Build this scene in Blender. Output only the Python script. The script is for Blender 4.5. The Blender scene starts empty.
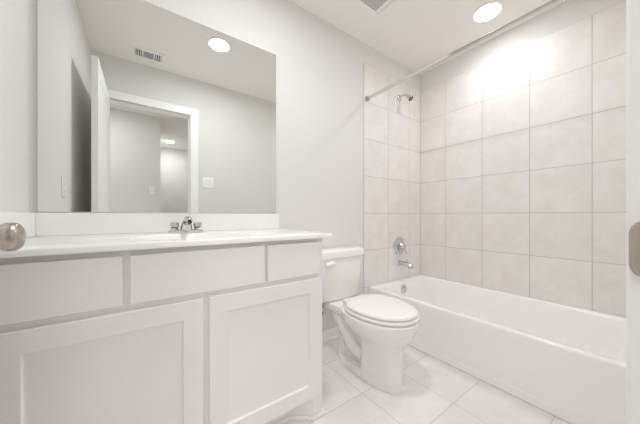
import bpy, bmesh, math
from mathutils import Vector, Matrix
PI = math.pi
sc = bpy.context.scene

# ------------------------------------------------------------------ camera
H = 0.952
cam_data = bpy.data.cameras.new('camera')
cam = bpy.data.objects.new('camera', cam_data)
sc.collection.objects.link(cam)
cam.location = (0, 0, H)
cam.rotation_euler = (PI/2, 0, -math.radians(35.53))
cam_data.sensor_width = 36
cam_data.lens = 248.2/640*36
cam_data.shift_y = 4.07/640
cam_data.clip_start = 0.005
sc.camera = cam
# ------------------------------------------------------------------ world
w = bpy.data.worlds.new('world'); sc.world = w
w.use_nodes = True
w.node_tree.nodes['Background'].inputs[0].default_value = (0.82, 0.9, 1.0, 1)
w.node_tree.nodes['Background'].inputs[1].default_value = 0.6
# ------------------------------------------------------------------ exposure
sc.view_settings.view_transform = 'Standard'
sc.view_settings.look = 'None'
sc.view_settings.gamma = 1
sc.view_settings.use_curve_mapping = False
sc.view_settings.exposure = 0.59
LAMP = 26.0          # radiance of the bathroom ceiling lamps
TUB_LAMP = 27.0      # radiance of the lamp above the bathtub
HALL_LAMP = 42.0     # radiance of the hallway ceiling lamps, the seen one and the added one
LAMP_POWER, TUB_POWER, HALL_POWER = 4.9, 1.3, 2.6   # watts of the downlights
LAMP_COLOR = (0.955, 0.98, 1.0)
HALL_COLOR = (0.98, 1.0, 1.0)
sc.cycles.max_bounces = 16
sc.cycles.diffuse_bounces = 12
sc.cycles.glossy_bounces = 6

# ------------------------------------------------------------------ materials
def lin(h):
    if isinstance(h, str):
        h = [int(h[i:i+2], 16)/255 for i in (0, 2, 4)]
    else:
        h = [c/255 for c in h]
    return tuple((c/12.92 if c <= 0.04045 else ((c+0.055)/1.055)**2.4) for c in h) + (1,)

def mat(name, col, rough=0.5, metal=0.0, spec=0.5, noise=0.0, nscale=20, bump=0.0, bscale=200, coat=0.0, emit=None):
    m = bpy.data.materials.new(name); m.use_nodes = True
    nt = m.node_tree; b = nt.nodes['Principled BSDF']
    c = lin(col)
    b.inputs['Base Color'].default_value = c
    b.inputs['Roughness'].default_value = rough
    b.inputs['Metallic'].default_value = metal
    b.inputs['Specular IOR Level'].default_value = spec
    b.inputs['Coat Weight'].default_value = coat
    tc = nt.nodes.new('ShaderNodeTexCoord')
    if noise:
        n = nt.nodes.new('ShaderNodeTexNoise'); n.inputs['Scale'].default_value = nscale
        n.inputs['Detail'].default_value = 4
        nt.links.new(tc.outputs['Object'], n.inputs['Vector'])
        r = nt.nodes.new('ShaderNodeMix'); r.data_type = 'RGBA'
        r.inputs[6].default_value = tuple(x*(1-noise) for x in c[:3])+(1,)
        r.inputs[7].default_value = tuple(min(1, x*(1+noise)) for x in c[:3])+(1,)
        nt.links.new(n.outputs['Fac'], r.inputs[0])
        nt.links.new(r.outputs[2], b.inputs['Base Color'])
    if bump:
        n2 = nt.nodes.new('ShaderNodeTexNoise'); n2.inputs['Scale'].default_value = bscale
        n2.inputs['Detail'].default_value = 2
        nt.links.new(tc.outputs['Object'], n2.inputs['Vector'])
        bp = nt.nodes.new('ShaderNodeBump'); bp.inputs['Strength'].default_value = bump
        bp.inputs['Distance'].default_value = 0.002
        nt.links.new(n2.outputs['Fac'], bp.inputs['Height'])
        nt.links.new(bp.outputs['Normal'], b.inputs['Normal'])
    if emit:
        b.inputs['Emission Color'].default_value = emit[0] + (1,)
        b.inputs['Emission Strength'].default_value = emit[1]
    return m

def tile_mat(name, axes, off, size, c1, c2, grout, rough=0.35, gw=0.0016, mott=1.0):
    m = bpy.data.materials.new(name); m.use_nodes = True
    nt = m.node_tree; N = nt.nodes; L = nt.links; b = N['Principled BSDF']
    tc = N.new('ShaderNodeTexCoord'); sp = N.new('ShaderNodeSeparateXYZ')
    L.new(tc.outputs['Object'], sp.inputs[0])
    def math_(op, a, bb=None, c=None):
        n = N.new('ShaderNodeMath'); n.operation = op
        for i, v in enumerate((a, bb, c)):
            if v is None: continue
            if isinstance(v, (int, float)): n.inputs[i].default_value = v
            else: L.new(v, n.inputs[i])
        return n.outputs[0]
    ds = []; cells = []
    for ax, o in zip(axes, off):
        q = math_('DIVIDE', math_('SUBTRACT', sp.outputs[ax], o), size)
        fr = math_('FRACT', q); cells.append(math_('FLOOR', q))
        ds.append(math_('MULTIPLY', math_('MINIMUM', fr, math_('SUBTRACT', 1.0, fr)), size))
    d = math_('MINIMUM', ds[0], ds[1])
    mr = N.new('ShaderNodeMapRange'); mr.inputs[1].default_value = gw; mr.inputs[2].default_value = gw+0.0012
    mr.inputs[3].default_value = 1; mr.inputs[4].default_value = 0
    L.new(d, mr.inputs[0])
    cb = N.new('ShaderNodeCombineXYZ'); L.new(cells[0], cb.inputs[0]); L.new(cells[1], cb.inputs[1])
    wn = N.new('ShaderNodeTexWhiteNoise'); L.new(cb.outputs[0], wn.inputs['Vector'])
    # every tile samples its own patch of the stone pattern
    off_v = N.new('ShaderNodeVectorMath'); off_v.operation = 'MULTIPLY_ADD'
    off_v.inputs[1].default_value = (7, 7, 7)
    L.new(wn.outputs['Color'], off_v.inputs[0]); L.new(tc.outputs['Object'], off_v.inputs[2])
    n1 = N.new('ShaderNodeTexNoise'); n1.inputs['Scale'].default_value = 7; n1.inputs['Detail'].default_value = 8
    n1.inputs['Roughness'].default_value = 0.68
    L.new(off_v.outputs[0], n1.inputs['Vector'])
    cr = N.new('ShaderNodeMapRange'); cr.inputs[1].default_value = 0.5-0.22/mott; cr.inputs[2].default_value = 0.5+0.22/mott
    L.new(n1.outputs['Fac'], cr.inputs[0])
    mx = N.new('ShaderNodeMix'); mx.data_type = 'RGBA'
    mx.inputs[6].default_value = lin(c1); mx.inputs[7].default_value = lin(c2)
    L.new(cr.outputs[0], mx.inputs[0])
    hv = N.new('ShaderNodeHueSaturation')
    L.new(math_('ADD', 0.985, math_('MULTIPLY', wn.outputs['Value'], 0.03)), hv.inputs['Value'])
    L.new(mx.outputs[2], hv.inputs['Color'])
    m2 = N.new('ShaderNodeMix'); m2.data_type = 'RGBA'
    L.new(mr.outputs[0], m2.inputs[0]); L.new(hv.outputs[0], m2.inputs[6]); m2.inputs[7].default_value = lin(grout)
    L.new(m2.outputs[2], b.inputs['Base Color'])
    L.new(math_('ADD', rough, math_('MULTIPLY', mr.outputs[0], 0.4)), b.inputs['Roughness'])
    bp = N.new('ShaderNodeBump'); bp.inputs['Strength'].default_value = 0.5; bp.inputs['Distance'].default_value = 0.0015
    L.new(math_('SUBTRACT', 1.0, mr.outputs[0]), bp.inputs['Height'])
    L.new(bp.outputs['Normal'], b.inputs['Normal'])
    return m

WALLC = (231, 230, 228)
M = {}
M['wall'] = mat('wall_paint', WALLC, 0.75, spec=0.25, noise=0.008, nscale=3, bump=0.06, bscale=160)
M['ceil'] = mat('ceiling_paint', (246, 243, 238), 0.9, spec=0.1, noise=0.008, nscale=3, bump=0.08, bscale=120)
M['trim'] = mat('trim_paint', (250, 250, 250), 0.35, noise=0.006, nscale=8)
M['cab'] = mat('cabinet_paint', (247, 246, 244), 0.42, noise=0.008, nscale=6, bump=0.02, bscale=60)
M['marble'] = mat('cultured_marble', (248, 247, 245), 0.16, noise=0.012, nscale=5)
M['china'] = mat('vitreous_china', (249, 247, 245), 0.12, noise=0.006, nscale=6)
M['seat'] = mat('seat_plastic', (250, 249, 247), 0.22, noise=0.006, nscale=6)
M['tub'] = mat('tub_enamel', (250, 249, 247), 0.15, noise=0.006, nscale=4)
M['chrome'] = mat('polished_chrome', (215, 215, 216), 0.08, metal=1, noise=0.02, nscale=30)
M['satin'] = mat('satin_steel', (226, 224, 222), 0.45, metal=1, noise=0.02, nscale=40)
M['nickel'] = mat('satin_nickel', (186, 178, 168), 0.27, metal=1, noise=0.04, nscale=60)
M['dark'] = mat('dark_rubber', (42, 40, 38), 0.6, noise=0.05)
M['spray'] = mat('spray_face_plastic', (120, 115, 108), 0.5, noise=0.05)
M['duct_shade'] = mat('duct_shade_dark', (34, 32, 30), 0.9, noise=0.05)  # near-black colour stands in for the shade inside the ducts
M['grille'] = mat('white_plastic', (246, 245, 242), 0.45, noise=0.006)
M['plate'] = mat('switch_plate_plastic', (251, 251, 249), 0.3, noise=0.005)
M['steel'] = mat('braided_steel', (150, 148, 146), 0.4, metal=1, noise=0.2, nscale=300)
M['edge'] = mat('edge_caulk', (226, 223, 219), 0.5, metal=0.0, noise=0.03)
M['lamp'] = mat('lamp_diffuser', (255, 252, 245), 0.5, noise=0.004, emit=(LAMP_COLOR, LAMP))
M['tub_lamp'] = mat('tub_lamp_diffuser', (255, 252, 245), 0.5, noise=0.004, emit=(LAMP_COLOR, TUB_LAMP))
M['hall_lamp'] = mat('hall_lamp_diffuser', (255, 252, 245), 0.5, noise=0.004, emit=(HALL_COLOR, HALL_LAMP))
S = 0.3214
ZT = 0.976
T1, T2, TG = (231, 226, 223), (244, 240, 238), (205, 199, 195)
M['tile_back'] = tile_mat('wall_tile_back', (0, 2), (1.5423, ZT), S, T1, T2, TG)
M['tile_right'] = tile_mat('wall_tile_right', (1, 2), (1.2496, ZT), S, T1, T2, TG)
M['floor'] = tile_mat('floor_tile', (0, 1), (0.96, 0.633), S, (234, 229, 228), (247, 243, 243), (218, 212, 209), rough=0.4)
# mirror glass
mm = bpy.data.materials.new('mirror_silver'); mm.use_nodes = True
b = mm.node_tree.nodes['Principled BSDF']
b.inputs['Base Color'].default_value = (0.86, 0.875, 0.86, 1); b.inputs['Metallic'].default_value = 1; b.inputs['Roughness'].default_value = 0.0
M['mirror'] = mm

# ------------------------------------------------------------------ mesh helpers
def link(name, bm, m, parent=None, loc=(0, 0, 0), bevel=0, seg=2, smooth=True, angle=35, sub=0):
    bmesh.ops.remove_doubles(bm, verts=bm.verts, dist=1e-6)
    bmesh.ops.recalc_face_normals(bm, faces=bm.faces)
    me = bpy.data.meshes.new(name)
    bm.to_mesh(me); bm.free()
    if smooth:
        for p in me.polygons: p.use_smooth = True
        me.set_sharp_from_angle(angle=math.radians(angle))
    me.materials.append(m)
    o = bpy.data.objects.new(name, me)
    sc.collection.objects.link(o)
    o.location = loc
    if parent: o.parent = parent
    if bevel:
        bv = o.modifiers.new('bevel', 'BEVEL'); bv.width = bevel; bv.segments = seg; bv.limit_method = 'ANGLE'
        bv.harden_normals = False
    if sub:
        ss = o.modifiers.new('subdivision', 'SUBSURF'); ss.levels = sub; ss.render_levels = sub
    return o

def box(bm, x0, x1, y0, y1, z0, z1):
    vs = [bm.verts.new(p) for p in [(x0,y0,z0),(x1,y0,z0),(x1,y1,z0),(x0,y1,z0),(x0,y0,z1),(x1,y0,z1),(x1,y1,z1),(x0,y1,z1)]]
    for f in [(0,3,2,1),(4,5,6,7),(0,1,5,4),(1,2,6,5),(2,3,7,6),(3,0,4,7)]:
        bm.faces.new([vs[i] for i in f])

def boxes(*bs):
    bm = bmesh.new()
    for q in bs: box(bm, *q)
    return bm

def loft(bm, rings, cap0=True, cap1=True):
    rs = [[bm.verts.new(p) for p in r] for r in rings]
    n = len(rs[0])
    for a, c in zip(rs, rs[1:]):
        for i in range(n):
            j = (i+1) % n
            bm.faces.new((a[i], a[j], c[j], c[i]))
    if cap0: bm.faces.new(list(reversed(rs[0])))
    if cap1: bm.faces.new(rs[-1])
    return rs

def frame_from(d):
    d = Vector(d).normalized()
    up = Vector((0, 0, 1)) if abs(d.z) < 0.95 else Vector((1, 0, 0))
    a = d.cross(up).normalized(); c = a.cross(d).normalized()
    return a, c, d

def lathe(bm, prof, org=(0, 0, 0), axis=(0, 0, 1), n=32, cap0=True, cap1=True):
    """prof: list of (radius, distance along axis)"""
    a, c, d = frame_from(axis); org = Vector(org)
    rings = []
    for r, h in prof:
        rings.append([org + d*h + a*(r*math.cos(2*PI*k/n)) + c*(r*math.sin(2*PI*k/n)) for k in range(n)])
    loft(bm, rings, cap0, cap1)

def tube(bm, pts, rad, n=16, res=8, smooth=True):
    pts = [Vector(p) for p in pts]
    rads = rad if isinstance(rad, (list, tuple)) else [rad]*len(pts)
    P, R = [], []
    if smooth and len(pts) > 2:
        for i in range(len(pts)-1):
            p0 = pts[max(i-1, 0)]; p1 = pts[i]; p2 = pts[i+1]; p3 = pts[min(i+2, len(pts)-1)]
            for k in range(res):
                t = k/res
                P.append(0.5*((2*p1) + (p2-p0)*t + (2*p0-5*p1+4*p2-p3)*t*t + (3*p1-p0-3*p2+p3)*t**3))
                R.append(rads[i]*(1-t) + rads[i+1]*t)
        P.append(pts[-1]); R.append(rads[-1])
    else:
        P, R = pts, list(rads)
    rings = []; prev = None
    for i, p in enumerate(P):
        d = (P[min(i+1, len(P)-1)] - P[max(i-1, 0)]).normalized()
        if prev is None: a, c, _ = frame_from(d)
        else:
            a = (prev - d*prev.dot(d)).normalized(); c = d.cross(a)
        prev = a
        rings.append([p + a*(R[i]*math.cos(2*PI*k/n)) + c*(R[i]*math.sin(2*PI*k/n)) for k in range(n)])
    loft(bm, rings)

def sell(cx, cy, z, hx, hyb, hyf, eb=2.0, ef=2.0, n=48):
    """superellipse ring; the back half (+y) and the front half (-y) have their own length and exponent"""
    r = []
    for k in range(n):
        t = 2*PI*k/n
        ct, st = math.cos(t), math.sin(t)
        e = eb if st >= 0 else ef
        x = hx*math.copysign(abs(ct)**(2/e), ct)
        y = (hyb if st >= 0 else hyf)*math.copysign(abs(st)**(2/e), st)
        r.append((cx+x, cy+y, z))
    return r

def rrect(cx, cy, z, hx, hy, rad, n=8):
    r = []
    for (sx, sy, a0) in ((1, 1, 0), (-1, 1, PI/2), (-1, -1, PI), (1, -1, 1.5*PI)):
        for k in range(n+1):
            a = a0 + (PI/2)*k/n
            r.append((cx+sx*(hx-rad)+rad*math.cos(a), cy+sy*(hy-rad)+rad*math.sin(a), z))
    return r

def tag(o, label=None, cat=None, group=None, kind=None):
    if label: o['label'] = label
    if cat: o['category'] = cat
    if group: o['group'] = group
    if kind: o['kind'] = kind
    return o

def thing(name, label, cat, loc=(0, 0, 0), group=None, kind=None):
    o = bpy.data.objects.new(name, None); sc.collection.objects.link(o)
    o.location = loc; o.empty_display_size = 0.05
    return tag(o, label, cat, group, kind)

def part(name, bm, m, root, **k):
    """bm in world coordinates; re-expressed about the root"""
    bmesh.ops.translate(bm, verts=bm.verts, vec=-Vector(wloc(root)))
    return link(name, bm, m, root, **k)
def wloc(o):
    v = Vector(o.location)
    while o.parent: o = o.parent; v += Vector(o.location)
    return v
def solo(name, bm, m, org, label, cat, kind=None, group=None, **k):
    bmesh.ops.translate(bm, verts=bm.verts, vec=-Vector(org))
    return tag(link(name, bm, m, None, loc=org, **k), label, cat, group, kind)
def struct(name, bm, m, label, cat, **k):
    return tag(link(name, bm, m, None, **k), label, cat, None, 'structure')

# ------------------------------------------------------------------ room
XL, XR, YB, YF, ZC = -0.375, 2.385, 1.52, 0.011, 2.44
YO = -0.105                       # hallway face of the door wall
HN, HF = -1.44, -3.32             # hallway walls
HL, HR = -1.30, 1.70
DX0, DX1, DH = -0.285, 0.416, 2.035   # doorway
struct('floor', boxes((HL-.1, XR+.1, HF-.1, YB+.1, -0.1, 0)), M['floor'], 'pale stone-look square tile floor', 'floor', smooth=False)
struct('ceiling', boxes((HL-.1, XR+.1, HF-.1, YB+.1, ZC, ZC+.1)), M['ceil'], 'flat off-white painted ceiling', 'ceiling', smooth=False)
wb = struct('wall_back', boxes((XL-.1, XR+.1, YB, YB+.1, 0, ZC)), M['wall'], 'off-white wall behind the mirror, toilet and tub faucet', 'wall', smooth=False)
struct('wall_left', boxes((XL-.1, XL, YF, YB, 0, ZC)), M['wall'], 'off-white wall at the left end of the vanity', 'wall', smooth=False)
wr = struct('wall_right', boxes((XR, XR+.1, YO, YB, 0, ZC)), M['wall'], 'wall along the long side of the bathtub', 'wall', smooth=False)
struct('wall_front', boxes((HL, DX0-.018, YO, YF, 0, ZC), (DX1+.018, XR, YO, YF, 0, ZC), (DX0-.018, DX1+.018, YO, YF, DH+.018, ZC)),
       M['wall'], 'off-white wall with the doorway, seen in the mirror', 'wall', smooth=False)
struct('wall_hall_near', boxes((HL, 0.215, HF, HN, 0, ZC)), M['wall'], 'grey-white hallway wall straight across the doorway', 'wall', smooth=False)
struct('wall_hall_far', boxes((HL-.1, HR+.1, HF-.1, HF, 0, ZC)), M['wall'], 'hallway end wall beyond the corner', 'wall', smooth=False)
struct('wall_hall_left', boxes((HL-.1, HL, HF, YF, 0, ZC)), M['wall'], 'hallway wall on the left', 'wall', smooth=False)
struct('wall_hall_right', boxes((HR, HR+.1, HF, YO, 0, ZC)), M['wall'], 'hallway wall on the right', 'wall', smooth=False)
# tile surround, a thick layer on its walls
TB, TR = YB-.008, XR-.003
ZTOP = ZT+4*S
link('tile_surround', boxes((1.5423, TR, TB, YB, 0, ZTOP)), M['tile_back'], wb, bevel=.003)
link('tile_edge_strip', boxes((1.5403, 1.5423, TB+.001, YB, 0, ZTOP)), M['edge'], wb)
link('tile_surround', boxes((TR, XR, YF, TB, 0, ZTOP)), M['tile_right'], wr, bevel=.003)

# door casing and jambs
def cas_bm(y0, y1, xo=0.080, rv=0.005):
    return boxes((DX1+rv, DX1+xo, y0, y1, 0, DH+rv), (DX0-xo, DX0-rv, y0, y1, 0, DH+rv), (DX0-xo, DX1+xo, y0, y1, DH+rv, DH+rv+.075))
tr1 = struct('trim_1', cas_bm(YF, YF+.0148), M['trim'], 'white door casing around the doorway', 'trim', bevel=.003)
link('door_jamb', boxes((DX1, DX1+.018, YO, YF, 0, DH), (DX0-.018, DX0, YO, YF, 0, DH), (DX0-.018, DX1+.018, YO, YF, DH, DH+.018),
      (DX1-.010, DX1, YO+.03, YF-.04, 0, DH), (DX0, DX0+.010, YO+.03, YF-.04, 0, DH), (DX0, DX1, YO+.03, YF-.04, DH-.01, DH)), M['trim'], tr1, bevel=.0015)
struct('trim_2', cas_bm(YO-.0148, YO), M['trim'], 'white door casing on the hallway side', 'trim', bevel=.003)
# strike plate with a curled lip
bm = bmesh.new()
def strike_ring(z, k):
    pts = [(DX1-.0012, YF-.034), (DX1-.0014, YF-.004), (DX1-.0016, YF+.006), (DX1-.0012, YF+.0105), (DX1+.0012, YF+.0128)]
    th = .0016
    r = [(x, y*1.0, z) for x, y in pts] + [(x+th, y-.0004, z) for x, y in reversed(pts)]
    return [(x, YF+(y-YF)*k, zz) for x, y, zz in r]
loft(bm, [strike_ring(.918+.0285*math.sin(q*PI/24), min(1, .30+.85*math.cos(q*PI/24)**.8 if abs(q) < 12 else .30)) for q in range(-12, 13)])
tag(link('strike_plate', bm, M['nickel'], tr1), 'satin nickel strike plate')

# baseboards
bbm = boxes((0.705, 1.537, YB-.013, YB, 0, .083), (0.705, 1.537, YB-.024, YB-.013, 0, .018))
struct('baseboard_back', bbm, M['trim'], 'white baseboard behind the toilet', 'baseboard', bevel=.004)
struct('baseboard_front', boxes((DX1+.082, 1.59, YF, YF+.013, 0, .083), (DX1+.082, 1.59, YF+.013, YF+.024, 0, .018)), M['trim'], 'white baseboard along the doorway wall', 'baseboard', bevel=.004)

# ------------------------------------------------------------------ open door
d = tag(link('door_1', boxes(
    (-.277, -.248, .035, .77, .008, 2.03),
    # stiles and rails proud of the recessed panels, both faces
    *[b_ for xs in ((-.248, -.245), (-.280, -.277)) for b_ in (
        (xs[0], xs[1], .035, .145, .008, 2.03), (xs[0], xs[1], .66, .77, .008, 2.03), (xs[0], xs[1], .145, .66, .008, .22),
        (xs[0], xs[1], .145, .66, .88, 1.02), (xs[0], xs[1], .145, .66, 1.91, 2.03))]), M['trim'], None, bevel=.0012),
    'white two-panel door standing open against the left wall', 'door', None, 'structure')
def knob(xf, sgn):
    bm = bmesh.new()
    lathe(bm, [(.033, 0), (.033, .004), (.030, .008), (.016, .010), (.0120, .014), (.0110, .024), (.0130, .029), (.020, .034),
               (.0250, .040), (.0266, .047), (.0259, .0545), (.022, .0605), (.015, .064), (.006, .0653)], (xf, .697, .914), (sgn, 0, 0), 40)
    return bm
k1 = tag(link('door_knob', knob(-.245, 1), M['nickel'], d), 'round satin nickel knob')
bm = bmesh.new(); lathe(bm, [(.033, 0), (.033, .004), (.030, .008), (.016, .010), (.0125, .014), (.0115, .026), (.0135, .031), (.021, .036),
               (.0265, .043), (.0283, .050), (.0275, .058), (.0235, .0645), (.016, .068), (.006, .0693)], (-.28, .697, .914), (-1, 0, 0), 40)
link('door_knob', bm, M['nickel'], d)
link('latch_plate', boxes((-.2755, -.2495, .77, .7712, .886, .942), (-.269, -.256, .7712, .779, .905, .923)), M['nickel'], d, bevel=.001)
for z in (.22, 1.02, 1.80):
    bm = boxes((-.2785, -.2505, .0338, .035, z, z+.09)); lathe(bm, [(.006, 0), (.006, .09)], (-.2815, .0275, z), (0, 0, 1), 12)
    link('hinge', bm, M['nickel'], d)

# ------------------------------------------------------------------ ceiling lamps
def lamp(x, y, label, m, power, col=LAMP_COLOR, spread=175, rl=.078, rt=.102):
    r = thing('ceiling_light', label, 'ceiling light', (x, y, ZC), 'recessed ceiling lights')
    bm = bmesh.new()
    lathe(bm, [(rl, -.001), (rl, .004), (rl+.006, .008), (rt-.006, .007), (rt, .003), (rt, -.001)], (x, y, ZC), (0, 0, -1), 64, False, False)
    part('trim_ring', bm, M['grille'], r)
    bm = bmesh.new(); lathe(bm, [(rl, 0.0005), (rl, .0035), (rl*.7, .0055), (.002, .0062)], (x, y, ZC), (0, 0, -1), 64, True, True)
    part('lens', bm, m, r)
    ld = bpy.data.lights.new('lamp_glow', 'AREA'); ld.shape = 'DISK'; ld.size = rl*1.9
    ld.energy = power; ld.color = col; ld.spread = math.radians(spread)
    lo = bpy.data.objects.new('lamp_glow', ld); sc.collection.objects.link(lo)
    lo.parent = r; lo.location = (0, 0, -.0075)
    return r
lamp(2.045, .765, 'lit round ceiling light above the bathtub', M['tub_lamp'], TUB_POWER, LAMP_COLOR, 145)
lamp(.541, .745, 'lit round ceiling light near the middle of the room, seen in the mirror', M['lamp'], LAMP_POWER)
lamp(.437, -2.785, 'small round light on the hallway ceiling, seen through the mirrored doorway', M['hall_lamp'], HALL_POWER*.7, HALL_COLOR)
lamp(-.55, -.75, 'unseen round fill light added on the hallway ceiling just outside the doorway', M['hall_lamp'], HALL_POWER*1.3, HALL_COLOR)  # added lamp out of view, brightens the hallway and fills the vanity front

# exhaust fan grille
fx0, fx1, fy0, fy1 = 1.10, 1.392, .96, 1.252
f = thing('exhaust_fan', 'square white slotted exhaust fan grille on the ceiling above the toilet', 'exhaust fan', ((fx0+fx1)/2, (fy0+fy1)/2, ZC))
bd = .03
part('frame', boxes((fx0, fx1, fy0, fy0+bd, ZC-.016, ZC), (fx0, fx1, fy1-bd, fy1, ZC-.016, ZC), (fx0, fx0+bd, fy0+bd, fy1-bd, ZC-.016, ZC), (fx1-bd, fx1, fy0+bd, fy1-bd, ZC-.016, ZC)), M['grille'], f, bevel=.004)
part('shade_backing', boxes((fx0+bd, fx1-bd, fy0+bd, fy1-bd, ZC-.003, ZC)), M['duct_shade'], f)  # flat plate, the fan cavity's shade is put into its dark colour
bars = []
n = 18
for i in range(1, n):
    x = fx0+bd+(fx1-fx0-2*bd)*i/n; bars.append((x-.0018, x+.0018, fy0+bd, fy1-bd, ZC-.012, ZC-.009))
for i in range(1, n):
    y = fy0+bd+(fy1-fy0-2*bd)*i/n; bars.append((fx0+bd, fx1-bd, y-.0018, y+.0018, ZC-.0118, ZC-.0092))
part('grille', boxes(*bars), M['grille'], f, smooth=False)

# supply register (three way)
vx0, vx1, vy0, vy1 = -.085, .170, .140, .312
v = thing('air_vent', 'white three-way louvered air register on the ceiling, seen in the mirror', 'air vent', ((vx0+vx1)/2, (vy0+vy1)/2, ZC))
bd = .028
part('frame', boxes((vx0, vx1, vy0, vy0+bd, ZC-.009, ZC), (vx0, vx1, vy1-bd, vy1, ZC-.009, ZC), (vx0, vx0+bd, vy0+bd, vy1-bd, ZC-.009, ZC), (vx1-bd, vx1, vy0+bd, vy1-bd, ZC-.009, ZC),
     (vx0+.078, vx0+.090, vy0+bd, vy1-bd, ZC-.009, ZC), (vx1-.090, vx1-.078, vy0+bd, vy1-bd, ZC-.009, ZC)), M['grille'], v, bevel=.003)
part('backing', boxes((vx0+bd, vx1-bd, vy0+bd, vy1-bd, ZC-.002, ZC)), M['duct_shade'], v)  # dark plate painted as the unlit duct behind the louvers
def blade(bm, x0, x1, y0, y1, dx, dy, zt=ZC-.003, zb=ZC-.011):
    q = [(x0, y0), (x1, y0), (x1, y1), (x0, y1)]
    loft(bm, [[(x, y, zt) for x, y in q], [(x+dx, y+dy, zb) for x, y in q]])
bm = bmesh.new()
for i in range(7):
    y = vy0+bd+.008+i*.0162; blade(bm, vx0+.090, vx1-.090, y, y+.0016, 0, -.001, ZC-.005, ZC-.0085)
for i in range(3):
    x = vx0+bd+.008+i*.0165; blade(bm, x, x+.004, vy0+bd, vy1-bd, -.005, 0)
    x = vx1-bd-.012-i*.0165; blade(bm, x, x+.004, vy0+bd, vy1-bd, .005, 0)
part('louvers', bm, M['grille'], v, smooth=False)

# switches and outlet
def wall_plate(name, label, cat, xc, zc, y, gangs, face, kind='rocker', axis='y'):
    """face: +1 looks toward +y (or +x), axis is the wall normal"""
    W = .070 + .046*(gangs-1)
    r = thing(name, label, cat, (xc, y, zc) if axis == 'y' else (y, xc, zc))
    def bx(u0, u1, d0, d1, z0, z1):
        a, c = (y+face*d0, y+face*d1); a, c = min(a, c), max(a, c)
        return (u0, u1, a, c, z0, z1) if axis == 'y' else (a, c, u0, u1, z0, z1)
    part('cover_plate', boxes(bx(xc-W/2, xc+W/2, 0, .006, zc-.0575, zc+.0575)), M['plate'], r, bevel=.003)
    for g in range(gangs):
        u = xc + (g-(gangs-1)/2)*.046
        if kind == 'rocker':
            part('rocker', boxes(bx(u-.0165, u+.0165, .006, .0085, zc-.033, zc+.033), bx(u-.0145, u+.0145, .0085, .0105, zc-.030, zc)), M['grille'], r, bevel=.0012)
        else:
            for s in (-1, 1):
                part('socket', boxes(bx(u-.0165, u+.0165, .006, .0075, zc+s*.019-.0135, zc+s*.019+.0135)), M['grille'], r, bevel=.003)
                part('slots', boxes(bx(u-.008, u-.006, .0075, .0078, zc+s*.019-.004, zc+s*.019+.005), bx(u+.006, u+.008, .0075, .0078, zc+s*.019-.003, zc+s*.019+.004)), M['dark'], r)
    return r
wall_plate('light_switch', 'white double rocker switch plate beside the doorway, seen in the mirror', 'light switch', .596, 1.328, YF, 2, 1)
wall_plate('light_switch', 'white single switch plate on the hallway wall, seen in the mirror', 'light switch', .115, 1.333, HN, 1, 1)
wall_plate('outlet', 'white outlet plate on the left wall above the vanity, seen in the mirror', 'outlet', .985, 1.118, XL, 1, 1, 'duplex', 'x')

# ------------------------------------------------------------------ mirror
bm = boxes((-.353, .7195, YB-.016, YB, .9685, 2.02))
solo('mirror', bm, M['mirror'], (.18, YB, .9685), 'large frameless rectangular mirror on the wall above the vanity', 'mirror', bevel=.0025, seg=1, smooth=False)

# ------------------------------------------------------------------ vanity
VF = .943                                  # door faces
FF = VF+.019                               # face frame
VX0, VX1 = XL+.001, .701
van = thing('vanity_cabinet', 'long light grey painted vanity cabinet with shaker doors below the white counter', 'cabinet', ((VX0+VX1)/2, 1.23, 0))
ZB, ZTV = .115, .849
part('cabinet_body', boxes((VX0, -.36, FF+.019, YB-.001, 0, ZTV), (VX1-.018, VX1, FF+.019, YB-.001, 0, ZTV), (-.36, VX1-.018, FF+.019, YB-.001, ZB, ZB+.018), (-.36, VX1-.018, YB-.012, YB-.001, ZB, ZTV)), M['cab'], van, bevel=.001)
# face frame
part('face_frame', boxes((VX0, -.30, FF, FF+.019, 0, ZTV), (.65, VX1, FF, FF+.019, 0, ZTV),
     (-.30, .65, FF, FF+.019, .80, ZTV), (-.30, .65, FF, FF+.019, .645, .70), (-.30, .65, FF, FF+.019, .115, .15),
     (-.060, -.020, FF, FF+.019, .70, .80), (.385, .430, FF, FF+.019, .70, .80), (.150, .215, FF, FF+.019, .15, .645)), M['cab'], van, bevel=.0008)
part('toe_kick', boxes((-.36, .565, 1.032, 1.044, 0, ZB)), M['cab'], van)
def prism(pts, z0, z1):
    bm = bmesh.new(); loft(bm, [[(x, y, z0) for x, y in pts], [(x, y, z1) for x, y in pts]]); return bm
part('return_panel', prism([(.565, 1.032), (.650, FF+.0005), (.662, FF+.0185), (.573, 1.044)], 0, ZB), M['cab'], van)
bm = prism([(-.36, 1.022), (.5605, 1.022), (.646, FF-.010), (VX1+.010, FF-.010), (VX1+.010, YB-.03), (VX1, YB-.03), (VX1, FF), (.650, FF), (.565, 1.032), (-.36, 1.032)], 0, .018)
part('shoe_molding', bm, M['trim'], van, bevel=.004)
def slab(x0, x1, z0, z1): return boxes((x0, x1, VF, FF, z0, z1))
part('drawer_front', slab(-.311, -.0495, .684, .833), M['cab'], van, bevel=.0022)
tag(part('drawer_front', slab(-.031, .4015, .684, .833), M['cab'], van, bevel=.0022), 'wide false drawer front under the sink')
part('drawer_front', slab(.4135, .6735, .684, .833), M['cab'], van, bevel=.0022)
def shaker(x0, x1, z0, z1, sl=.062):
    bm = bmesh.new()
    def rr(ins, y): return [(x0+ins, y, z0+ins), (x1-ins, y, z0+ins), (x1-ins, y, z1-ins), (x0+ins, y, z1-ins)]
    loft(bm, [rr(0, FF), rr(0, VF), rr(sl, VF), rr(sl+.0005, VF+.0115)])
    return bm
part('door', shaker(-.311, .173, .117, .6635), M['cab'], van, bevel=.0018)
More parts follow.
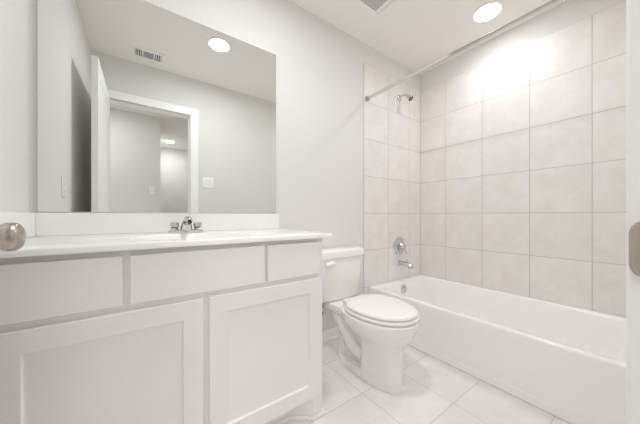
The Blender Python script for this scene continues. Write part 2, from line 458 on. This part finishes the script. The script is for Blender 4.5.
part('door', shaker(.193, .6775, .117, .6635), M['cab'], van, bevel=.0018)

# countertop with an oval integral basin
CX0, CX1, CY0, CZ0, CZ1 = XL+.001, .740, .936, .850, .869
ct = thing('vanity_countertop', 'white cultured marble countertop with integral oval sink', 'countertop', ((CX0+CX1)/2, 1.22, CZ0))
bx_, by_ = .19, 1.180
bm = bmesh.new()
NB = 64
def ell(hx, hy, z, yo=0): return [(bx_+hx*math.cos(2*PI*k/NB), by_+yo+hy*math.sin(2*PI*k/NB), z) for k in range(NB)]
def rect_ring(z, ins=0):
    r = []
    for k in range(NB):
        a = 2*PI*k/NB; c, s_ = math.cos(a), math.sin(a)
        tx = ((CX1-ins-bx_) if c > 0 else (bx_-CX0-ins))/max(abs(c), 1e-9)
        ty = ((YB-.001-ins-by_) if s_ > 0 else (by_-CY0-ins))/max(abs(s_), 1e-9)
        t = min(tx, ty); r.append([bx_+c*t, by_+s_*t, z])
    # snap the nearest vertex to each corner
    for X in (CX0+ins, CX1-ins):
        for Y in (CY0+ins, YB-.001-ins):
            q = min(r, key=lambda p: (p[0]-X)**2+(p[1]-Y)**2); q[0], q[1] = X, Y
    return [tuple(p) for p in r]
loft(bm, [rect_ring(CZ0), rect_ring(CZ1-.003), rect_ring(CZ1, .003), ell(.245, .180, CZ1), ell(.236, .172, CZ1-.002), ell(.222, .158, CZ1-.012), ell(.205, .143, CZ1-.04),
          ell(.17, .115, CZ1-.08), ell(.11, .075, CZ1-.115), ell(.03, .025, CZ1-.125)], cap0=False, cap1=True)
part('counter_slab', bm, M['marble'], ct, angle=50)
part('backsplash', boxes((-.357, CX1, YB-.018, YB-.0005, CZ1, .967)), M['marble'], ct, bevel=.002)
part('side_splash', boxes((CX0, -.357, CY0+.01, YB-.0005, CZ1, .967)), M['marble'], ct, bevel=.002)
bm = bmesh.new(); lathe(bm, [(.022, 0), (.022, .003), (.016, .0045), (.004, .0045)], (bx_, by_, CZ1-.126), (0, 0, 1), 24)
part('drain', bm, M['chrome'], ct)

# faucet
FX, FY = .178, 1.405
CZ1 += .0006
fa = thing('faucet', 'chrome two-handle bathroom sink faucet at the back of the counter', 'faucet', (FX, FY, CZ1))
bm = bmesh.new()
loft(bm, [rrect(FX, FY, CZ1, .079, .027, .026), rrect(FX, FY, CZ1+.008, .079, .027, .026), rrect(FX, FY, CZ1+.013, .074, .022, .021)])
part('base', bm, M['chrome'], fa)
bm = bmesh.new()
tube(bm, [(FX, FY+.004, CZ1+.008), (FX, FY-.002, CZ1+.030), (FX, FY-.016, CZ1+.052), (FX, FY-.048, CZ1+.067), (FX, FY-.088, CZ1+.066), (FX, FY-.112, CZ1+.056)], [.030, .026, .020, .0165, .0140, .0125], 20, 6)
sp_ = part('spout', bm, M['chrome'], fa)
bm = bmesh.new(); lathe(bm, [(.0095, 0), (.0095, .004)], (FX, FY-.1128, CZ1+.0553), (0, -.62, -.78), 16)
tag(part('aerator', bm, M['dark'], sp_), 'dark aerator opening')
bm = bmesh.new(); lathe(bm, [(.003, 0), (.003, .055), (.006, .058), (.007, .064), (.005, .069), (.001, .070)], (FX, FY+.020, CZ1+.010), (0, 0, 1), 12)
part('lift_rod', bm, M['chrome'], fa)
for s in (-1, 1):
    hx = FX+s*.0508
    bm = bmesh.new(); lathe(bm, [(.022, .008), (.021, .014), (.016, .020), (.0145, .026), (.0195, .029), (.020, .046), (.0175, .052), (.006, .054)], (hx, FY, CZ1), (0, 0, 1), 24)
    h = part('handle', bm, M['chrome'], fa)
    bm = bmesh.new(); lathe(bm, [(.0158, 0), (.0158, .004)], (hx, FY, CZ1+.0245), (0, 0, 1), 24)
    part('seal_ring', bm, M['dark'], h)

# ------------------------------------------------------------------ bathtub
TX0, TX1, TY0, TY1, TZ = 1.60, TR-.0005, YF+.001, TB-.0005, .341
tub = thing('bathtub', 'white alcove bathtub with a plain apron along the right wall', 'bathtub', ((TX0+TX1)/2, (TY0+TY1)/2, 0))
cx_, cy_ = (TX0+TX1)/2, (TY0+TY1)/2
hx_, hy_ = (TX1-TX0)/2, (TY1-TY0)/2
bm = bmesh.new()
bx0, bx1 = TX0+.052, TX1-.048
def bas(z, ix, iy0, iy1, rad):      # basin ring; insets from the rim opening
    x0, x1 = bx0+ix, bx1-ix; y0, y1 = TY0+.07+iy0, TY1-.085-iy1
    return rrect((x0+x1)/2, (y0+y1)/2, z, (x1-x0)/2, (y1-y0)/2, rad)
loft(bm, [rrect(cx_, cy_, 0.0, hx_, hy_, .004), rrect(cx_, cy_, TZ-.018, hx_, hy_, .006), rrect(cx_, cy_, TZ-.008, hx_-.001, hy_-.001, .010),
          rrect(cx_, cy_, TZ-.002, hx_-.005, hy_-.005, .014), rrect(cx_, cy_, TZ, hx_-.012, hy_-.012, .018),
          bas(TZ-.0015, -.010, -.010, -.010, .11), bas(TZ-.006, -.002, -.002, -.002, .11), bas(TZ-.018, .004, .006, .004, .11),
          bas(TZ-.10, .016, .04, .014, .11), bas(TZ-.20, .032, .10, .028, .11), bas(.075, .055, .19, .050, .10), bas(.055, .085, .23, .08, .08)], cap0=False)
part('tub_shell', bm, M['tub'], tub, angle=60)
part('apron_flange', boxes((TX0-.007, TX0+.001, TY0, TY1, 0.002, .050)), M['tub'], tub, bevel=.005)
bm = bmesh.new(); oy = TY1-.085-.004-.004
lathe(bm, [(.040, 0), (.040, .005), (.034, .009), (.010, .010), (.002, .010)], (1.960, oy-.002, TZ-.062), (0, -1, .12), 32)
ov = tag(part('overflow_plate', bm, M['chrome'], tub), 'round chrome overflow plate')
for dz in (.046, .078):
    bm = bmesh.new(); lathe(bm, [(.005, 0), (.005, .003), (.001, .0035)], (1.960, oy-.0125, TZ-dz), (0, -1, .12), 12)
    part('screw', bm, M['nickel'], ov)
bm = bmesh.new(); lathe(bm, [(.035, 0), (.035, .003), (.026, .005), (.020, .012), (.003, .013)], (2.005, TY1-.30, .055), (0, 0, 1), 32)
part('drain', bm, M['chrome'], tub)

# tub and shower fittings on the tiled wall
SX = 2.022
sv = thing('shower_valve', 'round chrome single-lever valve trim on the tile above the tub spout', 'shower valve', (SX, TB, .664))
bm = bmesh.new(); lathe(bm, [(.089, 0), (.089, .003), (.082, .008), (.050, .013), (.030, .015), (.002, .015)], (SX, TB, .664), (0, -1, 0), 48)
part('escutcheon', bm, M['chrome'], sv)
bm = bmesh.new(); lathe(bm, [(.026, .012), (.026, .040), (.023, .044), (.023, .058), (.019, .064), (.002, .065)], (SX, TB, .664), (0, -1, 0), 32)
part('valve_hub', bm, M['chrome'], sv)
bm = bmesh.new(); tube(bm, [(SX, TB-.052, .660), (SX+.010, TB-.055, .640), (SX+.022, TB-.060, .608), (SX+.028, TB-.066, .590)], [.010, .009, .008, .0085], 12, 5)
part('lever', bm, M['chrome'], sv)
ts = thing('tub_spout', 'chrome tub spout on the tile just above the bathtub rim', 'tub spout', (SX, TB, .497))
bm = bmesh.new(); lathe(bm, [(.033, 0), (.033, .004), (.028, .010), (.024, .012)], (SX, TB, .497), (0, -1, 0), 28)
part('flange', bm, M['chrome'], ts)
bm = bmesh.new(); tube(bm, [(SX, TB-.008, .499), (SX, TB-.05, .499), (SX, TB-.095, .496), (SX, TB-.122, .486), (SX, TB-.130, .470)], [.024, .025, .0265, .0265, .0235], 24, 6)
part('spout_body', bm, M['chrome'], ts)
bm = bmesh.new(); lathe(bm, [(.018, 0), (.018, .002)], (SX, TB-.1305, .4695), (0, -.25, -1), 20)
part('outlet_opening', bm, M['dark'], ts)
bm = bmesh.new(); lathe(bm, [(.004, 0), (.004, .014), (.008, .017), (.008, .024), (.002, .025)], (SX, TB-.088, .520), (0, 0, 1), 14)
part('diverter_pull', bm, M['chrome'], ts)

sh = thing('showerhead', 'chrome shower head on a short bent arm high on the tiled wall', 'shower head', (SX, TB, 2.098))
bm = bmesh.new(); lathe(bm, [(.030, 0), (.030, .003), (.024, .009), (.012, .013)], (SX, TB, 2.098), (0, -1, 0), 28)
part('flange', bm, M['chrome'], sh)
bm = bmesh.new(); tube(bm, [(SX, TB-.005, 2.098), (SX, TB-.035, 2.106), (SX, TB-.065, 2.102), (SX, TB-.092, 2.080)], .0085, 14, 6)
part('arm', bm, M['chrome'], sh)
ax = Vector((0, -.70, -.72)).normalized(); o0 = Vector((SX, TB-.090, 2.083))
bm = bmesh.new(); lathe(bm, [(.011, 0), (.014, .008), (.012, .017), (.014, .022), (.020, .035), (.0255, .047), (.027, .055), (.025, .058)], o0, ax, 32)
hd = part('head', bm, M['chrome'], sh)
bm = bmesh.new(); lathe(bm, [(.024, 0), (.024, .002), (.002, .003)], o0+ax*.0575, ax, 32)
tag(part('spray_face', bm, M['spray'], hd), 'grey spray face')

# curtain rod
RX, RZ = 1.58, 1.967
rd = thing('shower_curtain_rod', 'straight chrome curtain rod running above the bathtub edge', 'curtain rod', (RX, YF, RZ))
bm = bmesh.new(); tube(bm, [(RX, YF+.004, RZ), (RX, .8, RZ), (RX, TB-.004, RZ)], .0125, 20, 1, False)
part('rod', bm, M['satin'], rd)
for y, s in ((TB, -1), (YF, 1)):
    bm = bmesh.new(); lathe(bm, [(.022, 0), (.022, .006), (.020, .016), (.0165, .022), (.0128, .022)], (RX, y, RZ), (0, s, 0), 24)
    part('end_flange', bm, M['nickel'], rd)

# ------------------------------------------------------------------ toilet
TC = 1.138
tl = thing('toilet', 'white two-piece toilet with closed lid between the vanity and bathtub', 'toilet', (TC, 1.1, 0))
RIM = .385
# bowl and pedestal, one china casting
bm = bmesh.new()
#          z     centre-y  hx   back   front  eb  ef
secs = [(.000, 1.08, .094, .272, .250, 2.1, 2.4), (.014, 1.08, .094, .272, .250, 2.1, 2.4), (.022, 1.08, .087, .264, .243, 2.1, 2.4),
        (.040, 1.05, .082, .030, .212, 4.0, 2.6), (.120, 1.04, .080, .030, .198, 4.0, 2.6), (.200, 1.03, .084, .050, .188, 3.0, 2.6),
        (.232, 1.02, .094, .110, .186, 2.6, 2.4), (.258, 1.015, .118, .150, .202, 2.4, 2.3), (.290, 1.01, .145, .190, .216, 2.4, 2.2),
        (.325, 1.01, .170, .205, .237, 2.4, 2.15), (.352, 1.01, .184, .215, .251, 2.4, 2.12), (.378, 1.01, .188, .218, .256, 2.4, 2.15), (RIM-.002, 1.01, .187, .217, .255, 2.4, 2.15), (RIM, 1.01, .184, .214, .252, 2.4, 2.15)]
loft(bm, [sell(TC, c, z, hx, bk, fr, eb, ef) for z, c, hx, bk, fr, eb, ef in secs])
bowl = part('bowl', bm, M['china'], tl, angle=75)
# rear web and trapway bulge
bm = bmesh.new()
loft(bm, [sell(TC, 1.22, z, hx, bk, fr, 3, 3) for z, hx, bk, fr in ((.016, .030, .112, .17), (.10, .026, .105, .16), (.20, .034, .115, .16), (.27, .056, .16, .17), (.315, .098, .220, .17), (.340, .104, .232, .17))])
for s in (-1, 1):
    tube(bm, [(TC+s*.030, 1.08, .10), (TC+s*.036, 1.125, .105), (TC+s*.040, 1.175, .135), (TC+s*.042, 1.215, .185), (TC+s*.043, 1.255, .24), (TC+s*.045, 1.30, .285), (TC+s*.045, 1.34, .31)],
         [.030, .036, .042, .046, .050, .050, .040], 20, 5)
    tube(bm, [(TC+s*.016, 1.245, .20), (TC+s*.016, 1.285, .15), (TC+s*.016, 1.30, .08), (TC+s*.016, 1.30, .015)], [.034, .036, .034, .034], 20, 5)
part('trapway', bm, M['china'], tl, angle=75)
bm = bmesh.new()
loft(bm, [sell(TC, 1.36, z, hx, .12, .20, 4, 3) for z, hx in ((.300, .090), (.318, .108), (.352, .112), (.361, .108))])
part('tank_deck', bm, M['china'], tl, angle=60)
for s in (-1, 1):
    bm = bmesh.new(); lathe(bm, [(.014, 0), (.014, .006), (.011, .014), (.004, .018)], (TC+s*.083, 1.17, .022), (0, 0, 1), 20)
    part('bolt_cap', bm, M['seat'], tl)
# tank
bm = bmesh.new()
def tk(z, hx, f, b_=.012): # front distance from wall f, rounded front corners
    r = []
    y1 = YB-b_; y0 = YB-f
    pts = 10
    r += [(TC+hx-.006, y1, z), (TC-hx+.006, y1, z)]
    rad = .035
    for k in range(pts+1):
        a = PI + (PI/2)*k/pts; r.append((TC-hx+rad+rad*math.cos(a), y0+rad+rad*math.sin(a), z))
    for k in range(1, 8):
        t = k/8; r.append((TC-hx+rad+(2*hx-2*rad)*t, y0-.010*math.sin(PI*t), z))
    for k in range(pts+1):
        a = 1.5*PI + (PI/2)*k/pts; r.append((TC+hx-rad+rad*math.cos(a), y0+rad+rad*math.sin(a), z))
    return r
loft(bm, [tk(.363, .146, .165, .03), tk(.367, .168, .178, .025), tk(.385, .177, .187, .02), tk(.53, .192, .198, .016), tk(.658, .204, .208), tk(.664, .202, .206)])
tank = part('tank', bm, M['china'], tl, angle=50)
bm = bmesh.new()
loft(bm, [tk(.6645, .205, .211, .008), tk(.668, .210, .218, .006), tk(.706, .211, .219, .006), tk(.715, .207, .215, .008), tk(.719, .196, .204, .012)])
part('tank_lid', bm, M['china'], tl, angle=50)
# lever
ly = YB-.207
bm = bmesh.new(); lathe(bm, [(.014, 0), (.014, .008), (.009, .010), (.009, .018)], (TC-.106, ly+.002, .636), (0, -1, 0), 20)
lv = part('flush_lever', bm, M['seat'], tl)
bm = bmesh.new(); tube(bm, [(TC-.092, ly-.020, .637), (TC-.115, ly-.022, .637), (TC-.148, ly-.021, .632), (TC-.166, ly-.018, .627)], [.012, .0145, .0155, .011], 12, 4)
part('lever_handle', bm, M['seat'], lv)
# seat ring and lid
SC, TSW = 1.01, .187
def st(z, o=0.0): return sell(TC, SC, z, TSW+o, .182+o, .255+o, 2.35, 2.15, 64)
bm = bmesh.new()
loft(bm, [st(RIM+.010, -.0045), st(RIM+.011, -.003), st(RIM+.021, -.002), st(RIM+.0235, -.0045)])
part('seat', bm, M['seat'], tl, angle=60)
bm = bmesh.new()
loft(bm, [st(RIM+.0330, -.012), st(RIM+.0340, -.010), st(RIM+.040, -.010), st(RIM+.046, -.015), st(RIM+.050, -.038), st(RIM+.0515, -.09)])
part('lid', bm, M['seat'], tl, angle=60)
for s in (-1, 1):
    part('hinge', boxes((TC+s*.072-.022, TC+s*.072+.022, 1.172, 1.216, RIM-.004, RIM+.034)), M['seat'], tl, bevel=.007, seg=3)
# dark rubber bumpers hold the seat and lid apart
for nm, z0, z1 in (('bumper', RIM+.0005, RIM+.0105), ('bumper', RIM+.0230, RIM+.0335)):
    for (x, y) in ((TC-.115, .90), (TC+.115, .90), (TC-.12, 1.09), (TC+.12, 1.09)):
        bm = bmesh.new(); lathe(bm, [(.008, 0), (.008, z1-z0)], (x, y, z0), (0, 0, 1), 10)
        part(nm, bm, M['dark'], tl)
# water supply
ws = thing('water_supply_line', 'supply hose and shutoff valve under the toilet tank by the vanity side', 'water supply', (1.0, YB, .17))
bm = bmesh.new(); lathe(bm, [(.024, 0), (.024, .003), (.010, .007), (.009, .03)], (.99, YB, .17), (0, -1, 0), 24)
lathe(bm, [(.013, .026), (.013, .058), (.009, .06)], (.99, YB, .17), (0, -1, 0), 20)
lathe(bm, [(.008, 0), (.008, .028)], (.99, YB-.043, .178), (0, 0, 1), 16)
part('shutoff_valve', bm, M['chrome'], ws)
bm = bmesh.new(); loft(bm, [sell(.99, 0, 0, .016, .010, .010) for _ in range(1)]+[sell(.99, 0, .012, .016, .010, .010)])
bmesh.ops.rotate(bm, verts=bm.verts, cent=(.99, 0, 0), matrix=Matrix.Rotation(PI/2, 3, 'X')); bmesh.ops.translate(bm, verts=bm.verts, vec=(0, YB-.060, .17))
part('valve_handle', bm, M['chrome'], ws)
HX, HY = 1.000, 1.382
bm = bmesh.new(); tube(bm, [(.99, YB-.043, .204), (.990, YB-.060, .228), (.997, YB-.110, .243), (HX, HY, .270), (HX, HY, .322)], .006, 12, 6)
part('hose', bm, M['steel'], ws)
bm = bmesh.new(); lathe(bm, [(.009, 0), (.012, .004), (.012, .022), (.010, .024), (.010, .0440)], (HX, HY, .3178), (0, 0, 1), 8)
part('coupling_nut', bm, M['dark'], ws)
bm = bmesh.new(); lathe(bm, [(.008, 0), (.011, .003), (.011, .020), (.008, .023)], (HX, HY, .272), (0, 0, 1), 8)
part('hose_collar', bm, M['dark'], ws)
